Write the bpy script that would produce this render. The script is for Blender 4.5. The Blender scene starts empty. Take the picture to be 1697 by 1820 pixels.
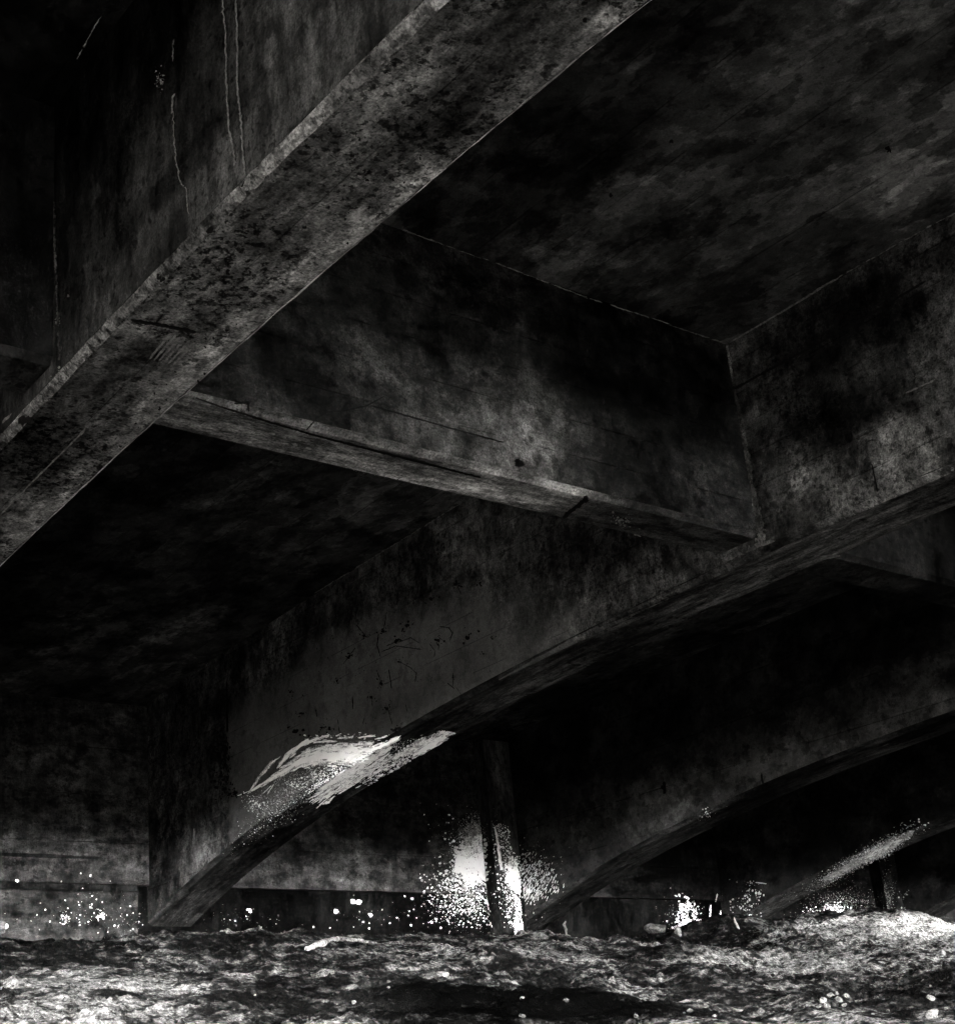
import bpy, bmesh, math, random
import numpy as np
from mathutils import Vector, Matrix
from mathutils.bvhtree import BVHTree

random.seed(7)
rng = np.random.default_rng(11)
sc = bpy.context.scene
COL = sc.collection
R = math.radians

# ---------------------------------------------------------------- camera (solved from the lines of the photograph)
F, PX, PY, W, H = 2588.95, 769.93, 1043.55, 1697.0, 1820.0
YAW, PITCH, ROLL = R(38.4667), R(19.9553), R(-4.9535)
cF = Vector((math.sin(YAW)*math.cos(PITCH), math.cos(YAW)*math.cos(PITCH), math.sin(PITCH)))
r0 = Vector((math.cos(YAW), -math.sin(YAW), 0)); u0 = r0.cross(cF)
cR = r0*math.cos(ROLL) + u0*math.sin(ROLL)
cU = -r0*math.sin(ROLL) + u0*math.cos(ROLL)

def ray(u, v):
    return (cR*((u-PX)/F) - cU*((v-PY)/F) + cF)

cam_d = bpy.data.cameras.new('camera')
cam = bpy.data.objects.new('camera', cam_d); COL.objects.link(cam)
m = Matrix((cR, cU, -cF)).transposed().to_4x4()
cam.matrix_world = m
cam_d.sensor_fit = 'HORIZONTAL'; cam_d.sensor_width = 36
cam_d.lens = F/W*36
cam_d.shift_x = (W/2-PX)/W; cam_d.shift_y = (PY-H/2)/W
cam_d.clip_start = 0.05; cam_d.clip_end = 5000
sc.camera = cam

# ---------------------------------------------------------------- bridge dimensions (metres, eye at the origin, +y towards the abutment)
X = {0: -1.52, 1: 1.4716, 2: 4.4846, 3: 7.6697, 4: 10.126, 5: 12.6}
GW, CH = 0.3458, 0.027
GWS = {1: .373}
def gw(i): return GWS.get(i, GW)
YC, TC, ZC = 3.4986, 0.2085, 2.103
YA = 8.974
Y0 = -10.0
def zb(y):
    y = min(y, 10.5)
    if y < 1.0: return zb(1.0)-.03*(1.0-y)
    u = (y-4)/5
    return 2.0243 - .10375*u - .32515*u*u - .08813*u**3 - .15673*u**4
def zs(y):
    u = (max(min(y, 10), -2)-4)/5
    return 2.9932 - .10954*u*u

# ---------------------------------------------------------------- numpy noise
def hash2(ix, iy, s):
    n = (ix*374761393 + iy*668265263 + s*974711) & 0xFFFFFFFF
    n = ((n ^ (n >> 13))*1274126177) & 0xFFFFFFFF
    return ((n ^ (n >> 16)) & 0xFFFF)/65535.0
def vnoise(x, y, s=0):
    ix = np.floor(x).astype(np.int64); iy = np.floor(y).astype(np.int64)
    fx = x-ix; fy = y-iy
    fx = fx*fx*fx*(fx*(fx*6-15)+10); fy = fy*fy*fy*(fy*(fy*6-15)+10)
    a = hash2(ix, iy, s); b = hash2(ix+1, iy, s); c = hash2(ix, iy+1, s); d = hash2(ix+1, iy+1, s)
    return (a*(1-fx)+b*fx)*(1-fy)+(c*(1-fx)+d*fx)*fy - .5
def fbm(x, y, o=4, s=0, g=.5):
    t = 0; a = 1
    for k in range(o):
        t = t + a*vnoise(x*2**k+17*k, y*2**k-9*k, s+k); a *= g
    return t

# ---------------------------------------------------------------- node helpers
class NT:
    def __init__(s, name):
        s.m = bpy.data.materials.new(name); s.m.use_nodes = True
        s.t = s.m.node_tree; s.n = s.t.nodes; s.l = s.t.links
        s.bsdf = s.n['Principled BSDF']
        s.geo = s.n.new('ShaderNodeNewGeometry')
        s.P = s.geo.outputs['Position']
    def put(s, sock, v):
        if isinstance(v, (int, float)): sock.default_value = v
        elif isinstance(v, (tuple, list, Vector)): sock.default_value = tuple(v)
        else: s.l.new(v, sock)
    def math(s, op, a, b=0.0, c=None, clamp=False):
        n = s.n.new('ShaderNodeMath'); n.operation = op; n.use_clamp = clamp
        s.put(n.inputs[0], a); s.put(n.inputs[1], b)
        if c is not None: s.put(n.inputs[2], c)
        return n.outputs[0]
    def mul(s, a, b): return s.math('MULTIPLY', a, b)
    def add(s, a, b): return s.math('ADD', a, b)
    def vec(s, op, a, b, out=0):
        n = s.n.new('ShaderNodeVectorMath'); n.operation = op
        s.put(n.inputs[0], a); s.put(n.inputs[1], b)
        return n.outputs['Value'] if out == 'v' else n.outputs[0]
    def noise(s, scale, detail=6, rough=.6, stretch=(1, 1, 1), off=(0, 0, 0), src=None, color=False, dist=0.0):
        v = s.vec('MULTIPLY', src or s.P, stretch)
        v = s.vec('ADD', v, off)
        n = s.n.new('ShaderNodeTexNoise'); s.l.new(v, n.inputs['Vector'])
        n.inputs['Scale'].default_value = scale; n.inputs['Detail'].default_value = detail
        n.inputs['Roughness'].default_value = rough; n.inputs['Distortion'].default_value = dist
        return n.outputs['Color'] if color else n.outputs['Fac']
    def ramp(s, x, a, b, lo=0.0, hi=1.0, smooth=True):
        n = s.n.new('ShaderNodeMapRange'); n.interpolation_type = 'SMOOTHSTEP' if smooth else 'LINEAR'
        s.put(n.inputs[0], x); n.inputs[1].default_value = a; n.inputs[2].default_value = b
        n.inputs[3].default_value = lo; n.inputs[4].default_value = hi
        return n.outputs[0]
    def xyz(s):
        n = s.n.new('ShaderNodeSeparateXYZ'); s.l.new(s.P, n.inputs[0]); return n.outputs
    def mix(s, f, a, b):
        n = s.n.new('ShaderNodeMix'); n.data_type = 'FLOAT'; n.clamp_factor = True
        s.put(n.inputs[0], f); s.put(n.inputs[2], a); s.put(n.inputs[3], b)
        return n.outputs[0]
    def out(s, val, rough=.9, spec=.15, bump=None, bstr=.5, bdist=.01, tint=(1.0, .985, .955)):
        c = s.n.new('ShaderNodeCombineXYZ')
        for i in range(3): s.put(c.inputs[i], val)
        v = s.vec('MULTIPLY', c.outputs[0], tint)
        s.l.new(v, s.bsdf.inputs['Base Color'])
        s.put(s.bsdf.inputs['Roughness'], rough)
        s.bsdf.inputs['Specular IOR Level'].default_value = spec
        if bump is not None:
            b = s.n.new('ShaderNodeBump'); b.inputs['Strength'].default_value = bstr
            b.inputs['Distance'].default_value = bdist
            s.l.new(bump, b.inputs['Height']); s.l.new(b.outputs[0], s.bsdf.inputs['Normal'])
        return s.m

def blob(t, c, r, soft=.45, wob=.35, wscale=3.0, seed=0.0):
    """an irregular patch, for staining and for painted light or shade: ~1 inside, 0 outside"""
    d = t.vec('DIVIDE', t.vec('SUBTRACT', t.P, c), r)
    l = t.vec('LENGTH', d, (0, 0, 0), 'v')
    n = t.noise(wscale, 7, .68, off=(seed, seed*1.7, -seed))
    l = t.add(l, t.mul(t.math('SUBTRACT', n, .5), wob*4))
    return t.ramp(l, 1+soft*.5, 1-soft*.5)

def concrete(name, base, contrast=1.0, stretch=(1, 1, 1), big=1.1, board=None, pits=0.0, stain_shading=(), seed=0.0,
             streak=None, bump=.6, fine=1.0, lo=.45, hi=1.6, edge=None, scratch=0.0, peel=None, bvar=.14, speck=.6, patch=None):
    """weathered board-marked concrete. stain_shading: (centre, radii, factor[, soft, wob, scale]);
    board: (axis, spacing, offset); streak: stretch vector of fine streaks"""
    t = NT(name)
    o = (seed*3.1, seed*7.7, seed*1.3)
    n1 = t.noise(big, 6, .62, stretch, o)
    n2 = t.noise(big*6, 8, .70, stretch, o)
    n3 = t.noise(30, 6, .72, (1, 1, 1), o)
    v = t.mul(t.ramp(n1, .5-.16/contrast, .5+.16/contrast, lo, hi), t.ramp(n2, .5-.15/contrast, .5+.15/contrast, .55, 1.5))
    # crisp-edged blotches: soot and scum against cleaner, flaked patches
    for k, (psc, pth, pf) in enumerate(peel if peel is not None else ((2.4, .555, 1.45), (3.1, .56, .60), (9.0, .57, 1.35), (12.0, .57, .6))):
        pe = t.noise(psc, 6, .60, stretch, (seed+5*k, 11, 3+k))
        v = t.mul(v, t.ramp(pe, pth-.003, pth+.011, 1, pf))
    v = t.mul(v, t.ramp(n3, .3, .70, 1-.5*fine, 1+.5*fine, False))
    gr = t.noise(140, 3, .7, (1, 1, 1), o)
    v = t.mul(v, t.ramp(gr, .28, .72, 1-.7*fine, 1+.7*fine, False))
    # dark specks: bug holes and lichen dots in clusters
    for k, (ssc, sth) in enumerate(((22, .60), (55, .585))):
        sp_ = t.mul(t.ramp(t.noise(ssc, 3, .55, (1, 1, 1), (seed, 21+k, 3)), sth, sth+.03), t.ramp(t.noise(1.9, 5, .65, (1, 1, 1), (seed, 31, 2+k)), .44, .58))
        v = t.mul(v, t.math('SUBTRACT', 1, t.mul(sp_, speck)))
    h = t.add(t.mul(n2, .5), t.mul(n3, .45))
    if streak:
        s1 = t.noise(9, 6, .7, streak, o)
        v = t.mul(v, t.ramp(s1, .34, .66, .62, 1.4))
        h = t.add(h, t.mul(s1, .3))
    if scratch:
        s2 = t.noise(22, 3, .6, streak or stretch, (seed+9, 2, 5))
        v = t.mul(v, t.ramp(s2, .64, .74, 1, 1+scratch))
    if board:
        ax, sp, of = board
        c = t.add(t.mul(t.xyz()[ax], 1/sp), of)
        wob = t.noise(1.2, 3, .5, off=(4, 4, seed))
        c = t.add(c, t.mul(t.math('SUBTRACT', wob, .5), .05))
        fl = t.math('FLOOR', c); fr = t.math('SUBTRACT', c, fl)
        wn = t.n.new('ShaderNodeTexWhiteNoise'); wn.noise_dimensions = '1D'; t.l.new(t.add(fl, seed), wn.inputs['W'])
        v = t.mul(v, t.ramp(wn.outputs['Value'], 0, 1, 1-bvar, 1+bvar, False))
        gap = t.noise(5, 4, .6, off=(seed, 8, 8))
        ln = t.mul(t.ramp(fr, .0, .006/sp, 1, 0), t.ramp(gap, .4, .55))
        v = t.mul(v, t.math('SUBTRACT', 1, t.mul(ln, .72)))
        lip = t.mul(t.ramp(t.math('ABSOLUTE', t.math('SUBTRACT', fr, .014/sp)), 0, .006/sp, 1, 0), t.ramp(gap, .5, .62))
        v = t.mul(v, t.add(1, t.mul(lip, .45)))
        h = t.math('SUBTRACT', h, t.mul(ln, .5))
    if pits:
        p1 = t.noise(48, 4, .62, (1, 1, 1), (seed, 3, 1))
        p2 = t.noise(2.2, 5, .6, (1, 1, 1), (seed, 1, 9))
        pm = t.mul(t.ramp(p1, .53, .585), t.ramp(p2, .40, .56))
        q = t.noise(20, 4, .65, (1, 1, 1), (seed, 5, 1))
        pm = t.math('MAXIMUM', pm, t.mul(t.ramp(q, .585, .63), t.ramp(p2, .46, .54)))
        v = t.mul(v, t.math('SUBTRACT', 1, t.mul(pm, pits)))
        h = t.math('SUBTRACT', h, t.mul(pm, .5))
    if patch:
        c, r, pv, yl, wb = patch
        pb = t.mul(t.mul(blob(t, c, r, .42, wb, 2.6, 4.4), t.ramp(n2, .38, .5, .62, .95)), t.ramp(t.add(t.xyz()[1], t.mul(t.noise(5, 5, .65, off=(9, 2, 2)), .16)), yl+.03, yl+.13, 1, 0))
        sv = t.mul(t.mul(t.ramp(t.noise(1.3, 5, .6, off=(7, 7, 7)), .35, .65, .72, 1.25), t.ramp(gr, .28, .72, .72, 1.28, False)), t.ramp(n3, .3, .7, .82, 1.18, False))
        dz = t.math('ADD', t.mul(t.xyz()[2], 1/.155), .15); fz = t.math('ABSOLUTE', t.math('SUBTRACT', t.math('FRACT', dz), .5))
        sv = t.mul(sv, t.math('SUBTRACT', 1, t.mul(t.mul(t.ramp(fz, .0, .02, 1, 0), t.ramp(t.noise(2.5, 3, .5), .45, .55)), .6)))
        v = t.mix(pb, v, t.mul(sv, pv/base))
    for i, st in enumerate(stain_shading):  # real staining plus painted light and shade, multiplied into the colour
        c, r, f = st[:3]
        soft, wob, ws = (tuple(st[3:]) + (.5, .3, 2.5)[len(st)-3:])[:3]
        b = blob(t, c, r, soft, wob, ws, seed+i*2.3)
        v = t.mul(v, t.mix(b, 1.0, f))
    v = t.mul(v, base*.60)
    v = t.math('MINIMUM', v, .8)
    return t.out(v, 1.0, 0.0, h, bump, .012)

# ---------------------------------------------------------------- object helpers
def link(name, verts, faces, mats, parent=None, fm=None, smooth=False):
    me = bpy.data.meshes.new(name); me.from_pydata([tuple(v) for v in verts], [], faces); me.update()
    for m_ in (mats if isinstance(mats, (list, tuple)) else [mats]): me.materials.append(m_)
    if fm is not None:
        for p, k in zip(me.polygons, fm): p.material_index = k
    if smooth:
        for p in me.polygons: p.use_smooth = True
    o = bpy.data.objects.new(name, me); COL.objects.link(o)
    if parent is not None:
        o.parent = parent
        if parent.type == 'EMPTY': o.matrix_parent_inverse = Matrix.Translation(-parent.location)
    return o
def empty(name, loc, label, cat, group=None):
    o = bpy.data.objects.new(name, None); o.location = loc; COL.objects.link(o)
    o.empty_display_size = .2
    tag(o, label, cat, group); return o
def tag(o, label=None, cat=None, group=None, kind=None):
    if label: o['label'] = label
    if cat: o['category'] = cat
    if group: o['group'] = group
    if kind: o['kind'] = kind
    return o
def box(name, a, b, mats, parent, fm=None, cuts=0):
    (x0, y0, z0), (x1, y1, z1) = a, b
    v = [(x0, y0, z0), (x1, y0, z0), (x1, y1, z0), (x0, y1, z0), (x0, y0, z1), (x1, y0, z1), (x1, y1, z1), (x0, y1, z1)]
    f = [(0, 3, 2, 1), (4, 5, 6, 7), (0, 1, 5, 4), (1, 2, 6, 5), (2, 3, 7, 6), (3, 0, 4, 7)]   # bottom top -y +x +y -x
    return link(name, v, f, mats, parent, fm)

# ---------------------------------------------------------------- materials
def pt(u, v, axis, val):
    d = ray(u, v); return d*(val/d[axis])
LIGHT = []
SOFF = dict(board=(0, .1729, -X[1]/.1729), pits=.85)
M = {}
M['deck'] = concrete('deck concrete', .030, 1.2, (.9, .6, 1), 1.0, board=(0, .24, .1), seed=3, lo=.6, hi=1.4, fine=.45, bvar=.06, speck=.3,
    peel=((1.7, .545, 1.8), (1.5, .56, .55), (4.0, .555, 1.6), (6.0, .565, .55), (15, .57, 1.4)),
    stain_shading=[(pt(40, 60, 2, 2.95), (1.5, 1.6, .4), .12, .9, .3, 2), ((4.0, 1.9, 2.98), (1.1, .55, .6), 1.35, .7, .5, 1.5), ((2.9, 2.9, 2.98), (.6, .7, .6), 1.35, .7, .5, 2),
            ((2.2, 6.5, 2.9), (2.4, 2.4, .6), .55, .5, .3, 1.2), (pt(960, 270, 2, 2.96), (.35, 1.1, .4), .35, .9, .4, 2), ((3.6, 2.75, 2.98), (.7, .5, .5), .7, .3, .5, 2.6)])  # left corner and strip beside the first girder: shade painted in
M['g1face'] = concrete('girder face stained and shaded', .030, 1.2, (1, .9, .5), 1.5, streak=(1, 1.6, .28), seed=5, lo=.5, hi=1.5, fine=.9,
    stain_shading=[(pt(110, 140, 0, X[1]), (.5, 1.6, .80), .06, 1.4, .3, 1.6), (pt(330, 290, 0, X[1]), (.4, .5, .06), .45, .9, .5, 3), ((1.48, 2.25, 2.2), (.4, .7, .12), 1.25, .6, .4, 3)])  # near-black upper left is shade painted into the colour
M['g1soff'] = concrete('girder soffit pitted', .060, 1.2, (1.2, .7, 1), 2.0, seed=8, lo=.55, hi=1.45, board=(0, .1729, -X[1]/.1729), pits=.85, speck=.75,
    streak=(2.2, .6, 1), stain_shading=[((1.55, 4.0, 2.03), (.16, .55, .3), .4, .5, .5, 3.2), ((1.70, 1.75, 2.0), (.11, .4, .3), .5, .5, .5, 3.2),
            ((1.815, 3.0, 2.03), (.085, 1.6, .3), 2.2, .9, .4, 5), ((1.60, 3.3, 2.03), (.08, .14, .3), .4, .5, .5, 5)])  # paler right edge: light along the edge painted into the colour
M['xface'] = concrete('cross beam face', .042, 1.2, (.8, 1, .8), 1.7, seed=12, lo=.55, hi=1.45, board=(2, .15, .0), streak=(.5, 1, .9), speck=.5,
    stain_shading=[(pt(1190, 760, 1, YC), (.62, .3, .7), .40, .7, .35, 2.2), (pt(900, 560, 1, YC), (1.9, .3, .30), .26, .9, .35, 2.0),
            (pt(400, 630, 1, YC), (.7, .3, .18), .35, .8, .4, 3), (pt(870, 770, 1, YC), (.42, .3, .12), 1.35, .6, .5, 3), (pt(960, 800, 1, YC), (.12, .3, .12), 1.5, .2, .4, 4)])  # dark upper part and ends are painted shade
M['xsoff'] = concrete('cross beam soffit', .092, 1.0, (.6, 1.6, 1), 2.2, seed=14, lo=.7, hi=1.35, streak=(.35, 2.4, 1), speck=.4,
    stain_shading=[(pt(1190, 950, 2, ZC), (.62, .25, .3), .22, .6, .3, 3), (pt(660, 830, 2, ZC), (.8, .05, .3), 1.7, .8, .4, 4), (pt(900, 885, 2, ZC), (.3, .05, .3), 1.7, .8, .4, 4)])  # dark right end and bright far edge: shade and highlight painted in
M['g2face'] = concrete('girder face stained and shaded with smooth patch', .031, 1.2, (1, .8, .7), 1.6, seed=17, lo=.5, hi=1.5, board=(2, .145, .06), pits=.6,
    streak=(1, 1.2, .5), patch=((X[2], 6.75, 2.0), (1, 1.95, .60), .090, pt(403, 1300, 0, X[2]).y, .16),
    stain_shading=[(pt(1620, 800, 0, X[2]), (.3, 1.0, .17), 2.5, .7, .5, 3), (pt(1490, 740, 0, X[2]), (.3, .30, .12), .45, .6, .5, 3), (pt(1650, 620, 0, X[2]), (.3, .5, .16), 1.5, .8, .5, 3),
            (pt(1420, 620, 0, X[2]), (.3, 1.0, .14), .6, .7, .4, 2), (pt(1400, 830, 0, X[2]), (.3, .18, .10), 1.9, .7, .5, 4),
            (pt(1150, 1040, 0, X[2]), (.3, .55, .14), 2.7, .6, .5, 4), (pt(1000, 1020, 0, X[2]), (.3, .3, .2), .85, .6, .4, 2.5), (pt(330, 1350, 0, X[2]), (.3, .5, .5), .6, .6, .4, 2), (pt(330, 1520, 0, X[2]), (.3, .5, .12), 1.7, .6, .4, 3)])  # paler low and darker high: fall of light painted in among real patches
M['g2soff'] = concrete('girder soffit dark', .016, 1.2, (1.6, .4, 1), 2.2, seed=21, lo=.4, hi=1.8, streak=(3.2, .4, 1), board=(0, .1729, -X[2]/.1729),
    stain_shading=[((X[2]+.17, 3.8, 2.0), (.2, 1.6, .3), 2.2, .8, .5, 3)])
M['g3face'] = concrete('far girder face', .036, 1.1, (1, .7, .8), 1.1, seed=25, lo=.6, hi=1.4, board=(2, .3, .02), fine=.5, speck=.4,
    stain_shading=[(pt(1250, 1230, 0, X[3]), (.4, 3.2, .48), .35, .8, .3, 1.5), (pt(1300, 1400, 0, X[3]), (.4, 2.2, .16), 1.6, .8, .3, 2)])  # dark top and pale bottom: fall of light painted into the colour
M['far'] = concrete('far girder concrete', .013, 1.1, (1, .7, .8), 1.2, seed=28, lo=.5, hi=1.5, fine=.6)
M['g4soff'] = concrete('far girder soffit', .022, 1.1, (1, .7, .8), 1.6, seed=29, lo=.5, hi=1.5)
M['chamfer'] = concrete('lime crusted chamfer', .088, 1.1, (1, .6, 1), 4.5, seed=31, lo=.6, hi=1.4, pits=.6, speck=.5)
M['rim'] = concrete('soffit arris rim light', .26, 1.2, (1, .6, 1), 5, seed=33, lo=.5, hi=1.5)  # bright rim of light put into the arris as pale colour
M['mortar'] = concrete('mortar seam', .07, 1.2, (1, 1, .6), 5, seed=35, lo=.4, hi=1.5, pits=.6)
M['wall'] = concrete('abutment concrete', .023, 1.15, (.7, 1, 1.2), 1.6, seed=38, lo=.55, hi=1.45, board=(2, .32, .1), streak=(1.2, 1, .4), fine=.8,
    stain_shading=[(pt(120, 1350, 1, YA), (.9, .3, .45), 1.0, .7, .35, 2), (pt(60, 1500, 1, YA), (.7, .3, .09), 1.8, .7, .5, 3),
            (pt(180, 1545, 1, YA), (.5, .3, .14), 1.8, .7, .5, 3), (pt(60, 1521, 1, YA), (.45, .3, .014), .2, .5, .3, 4),
            (pt(120, 1577, 1, YA), (.9, .3, .03), .3, .6, .4, 4),
            ((10.6, YA, 2.0), (2.2, .5, 1.4), .25, .3, .2, 1.0), (pt(640, 1550, 1, YA), (1.0, .3, .13), 1.9, .9, .2, 2), (pt(700, 1430, 1, YA), (1.2, .3, .3), .6, .8, .3, 1.6)])  # bays behind the third girder painted darker to stand for shade
M['plinth'] = concrete('near-black concrete', .0038, 1.1, (1, 1, .5), 2, seed=41, lo=.5, hi=1.5, fine=.6)  # near-black colour, used on the wall base and the left cross beam
M['pilaster'] = concrete('pilaster concrete', .017, 1.1, (1, 1, .4), 2, seed=43, lo=.5, hi=1.5, streak=(1, 1, .2), fine=.6)

def plain(name, v, rough=1.0, spec=0.0, n=12.0, lo=.85, hi=1.1):
    t = NT(name); x = t.noise(n, 5, .6)
    return t.out(t.mul(t.ramp(x, .3, .7, lo, hi), v), rough, spec, x, .3, .004)
M['tar'] = plain('black tar', .004)
M['lime'] = plain('lime streak', .125, n=60, lo=.4, hi=1.2)
M['plaster'] = plain('pale scar', .085, n=60, lo=.4, hi=1.2)
M['bark'] = concrete('bleached wood', .20, 1.1, (2, 2, 2), 5, seed=47, lo=.5, hi=1.25, fine=.5)
M['twig'] = plain('dead twig', .08, n=60, lo=.6, hi=1.2)
M['stone'] = concrete('pale stone', .085, 1.0, (1, 1, 1), 9, seed=51, lo=.55, hi=1.3, fine=.6)
M['stone_grey'] = concrete('grey stone', .06, 1.0, (1, 1, 1), 9, seed=53, lo=.5, hi=1.3, fine=.6)

def paint(name, lo, hi, scale, v=.93, stretch=(1, 1, 1)):
    """white paint; where it is thin the concrete shows through between the grains"""
    t = NT(name); x = t.noise(scale, 5, .75, stretch); g = t.noise(scale*.22, 5, .65, stretch, (3, 3, 3))
    val = t.mul(t.ramp(g, .3, .62, .92, 1.03), v)
    if hi is not None:
        val = t.add(t.mul(t.ramp(t.add(t.mul(x, .6), t.mul(g, .4)), lo, hi), val), .08)
    m_ = t.out(val, .75, .15, x, .3, .004, (1, .992, .97))
    return m_
M['paint'] = paint('white paint', 0, None, 40)
M['paint_thin'] = paint('white paint thin', .36, .56, 90)
M['paint_mist'] = paint('white paint mist', .45, .66, 120)
M['dimmed'] = paint('dimmed white paint', 0, None, 40, .56)  # white paint darkened to offset the stronger light on these splashes
M['dimmed_thin'] = paint('dimmed white paint thin', .36, .56, 90, .5)
M['dimmed_mist'] = paint('dimmed white paint mist', .45, .66, 120, .45)
# ---------------------------------------------------------------- bridge
bridge = empty('concrete_bridge', (7.5, 3.0, 2.0), 'dark weathered concrete bridge underside with arched parallel girders, cross beams and slab', 'bridge')
YS = [Y0+i*.5 for i in range(int((0-Y0)/.5))] + [i*.1 for i in range(0, 94)]
hits = []          # (object, polygons) for ray casting
def reg(o): hits.append(o); return o

# deck slab
v = []; f = []
XD0, XD1 = -2.5, 13.5
for y in YS:
    z = zs(y)
    v += [(XD0, y, z), (XD1, y, z), (XD1, y, z+.28), (XD0, y, z+.28)]
for i in range(len(YS)-1):
    a = i*4; b = a+4
    f += [(a, a+1, b+1, b), (a+1, a+2, b+2, b+1), (a+2, a+3, b+3, b+2), (a+3, a, b, b+3)]
f += [(0, 3, 2, 1), (len(v)-4, len(v)-3, len(v)-2, len(v)-1)]
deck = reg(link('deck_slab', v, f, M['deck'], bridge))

def girder(i, face, soff, label=None):
    x = X[i]; v = []; f = []; fm = []
    for y in YS:
        b = zb(y); t_ = zs(y)-.002
        v += [(x, y, t_), (x, y, b+CH), (x+CH, y, b), (x+gw(i)-CH, y, b), (x+gw(i), y, b+CH), (x+gw(i), y, t_)]
    for k in range(len(YS)-1):
        a = k*6; b = a+6
        for j, mi in ((0, 0), (1, 1), (2, 1), (3, 1), (4, 2)):
            f.append((a+j, b+j, b+j+1, a+j+1)); fm.append(mi)
    f.append((0, 1, 2, 3, 4, 5)); fm.append(0)
    n = len(v)-6; f.append((n+5, n+4, n+3, n+2, n+1, n)); fm.append(0)
    o = reg(link('girder', v, f, [face, soff, M['far']], bridge, fm))
    if label: o['label'] = label
    return o
G = {}
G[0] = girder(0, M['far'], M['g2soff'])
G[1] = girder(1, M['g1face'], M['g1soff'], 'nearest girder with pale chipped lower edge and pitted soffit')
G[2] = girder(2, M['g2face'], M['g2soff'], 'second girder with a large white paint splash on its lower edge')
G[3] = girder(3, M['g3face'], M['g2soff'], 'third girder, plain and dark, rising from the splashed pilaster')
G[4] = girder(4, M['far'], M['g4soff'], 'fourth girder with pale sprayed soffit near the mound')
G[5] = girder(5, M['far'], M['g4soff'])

def ribbon(name, pts3, widths, side, nrm, mat, parent, jit=.25, step=.02, gaps=(), off=.003):
    """irregular strip along a 3D polyline, lying just proud of a surface"""
    v = []; f = []; ok = []
    s = 0; P = []
    for k in range(len(pts3)-1):
        a, b = pts3[k], pts3[k+1]; n = max(1, int((b-a).length/step))
        for q in range(n):
            P.append((a.lerp(b, q/n), widths[k]+(widths[k+1]-widths[k])*q/n, k+q/n))
    P.append((pts3[-1], widths[-1], len(pts3)-1))
    w1 = w2 = 0
    for p, w, s in P:
        w1 = .6*w1+.6*random.uniform(-jit, jit)*w; w2 = .6*w2+.6*random.uniform(-jit, jit)*w
        o = nrm*(off+random.uniform(0, .0015))
        v += [p+side*(w*.5+w1)+o, p-side*(w*.5+w2)+o]; ok.append(all(not (g0 < s < g1) for g0, g1 in gaps))
    for k in range(len(P)-1):
        if ok[k] and ok[k+1]: f.append((2*k, 2*k+1, 2*k+3, 2*k+2))
    return link(name, v, f, mat, parent)

def arris(i, mat, left=True, ya=.0, yb=8.8, wid=1.0, gap=.02, name='chamfer', jit=.28):
    """crust along a chamfered lower edge, broken where the concrete has spalled"""
    x = X[i]; v = []; f = []; ok = []
    ys = np.arange(ya, yb, .018)
    n1 = fbm(ys*9, ys*0+i, 4, 3+i); n2 = fbm(ys*9, ys*0+i, 4, 23+i); n3 = fbm(ys*2.4, ys*0, 3, 43+i); n4 = fbm(ys*14, ys*0, 3, 71+i)
    for y, a, b, c, d in zip(ys, n1, n2, n3, n4):
        g_ = min(1, max(0, (c+.35*d+.42-gap)/.07))*min(1, (yb-y)/.7)
        z = zb(y); e1 = CH*(1.05+jit*a)*wid*g_; e2 = CH*(1.05+jit*b)*wid*g_
        h = .004+.004*abs(d)
        if left:
            v += [(x-.003, y, z+max(e1, .002)), (x+max(e2, .002)*.5-h*.7, y, z+max(e1, .002)*.5-h*.7), (x+max(e2, .002), y, z-.003)]
        else:
            xx = x+gw(i)
            v += [(xx+.003, y, z+max(e1, .002)), (xx-max(e2, .002)*.5+h*.5, y, z+max(e1, .002)*.5-h*.5), (xx-max(e2, .002), y, z-.003)]
        ok.append(g_ > 0)
    for k in range(len(ys)-1):
        if ok[k] and ok[k+1]:
            f += [(3*k, 3*k+1, 3*k+4, 3*k+3), (3*k+1, 3*k+2, 3*k+5, 3*k+4)]
    return link(name, v, f, mat, G[i])
arris(1, M['chamfer'], True, .8, 8.8, .68, -.17)
arris(1, M['rim'], False, .8, 8.8, 1.0, -.4, jit=.16)
arris(2, M['g2face'], True, 1.5, 5.2, .8, .12)

# cross beams, one per bay
XB = {}
for i in range(0, 5):
    x0 = X[i]+gw(i)+.002; x1 = X[i+1]-.002
    if i == 1: ms = (M['xface'], M['xsoff'])
    elif i == 0: ms = (M['plinth'], M['far'])  # shade of the left bay put into a near-black face colour
    else: ms = (M['far'], M['far'])
    v = []; f = []; n = 24; c = .022
    for k in range(n+1):
        x = x0+(x1-x0)*k/n
        v += [(x, YC, zs(YC)-.003), (x, YC, ZC+c), (x, YC+c, ZC), (x, YC+TC, ZC), (x, YC+TC, zs(YC+TC)-.003)]
    fm = []
    for k in range(n):
        a = k*5; b = a+5
        for j, mi in ((0, 0), (1, 1), (2, 1), (3, 0)):
            f.append((a+j, a+j+1, b+j+1, b+j)); fm.append(mi)
    XB[i] = reg(link('cross_beam', v, f, list(ms), bridge, fm))
XB[0]['label'] = 'shadowed cross beam meeting the left side of the nearest girder'
XB[1]['label'] = 'near cross beam with pale soffit between the first two girders'
XB[2]['label'] = 'dim cross beam behind the second girder'

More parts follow.
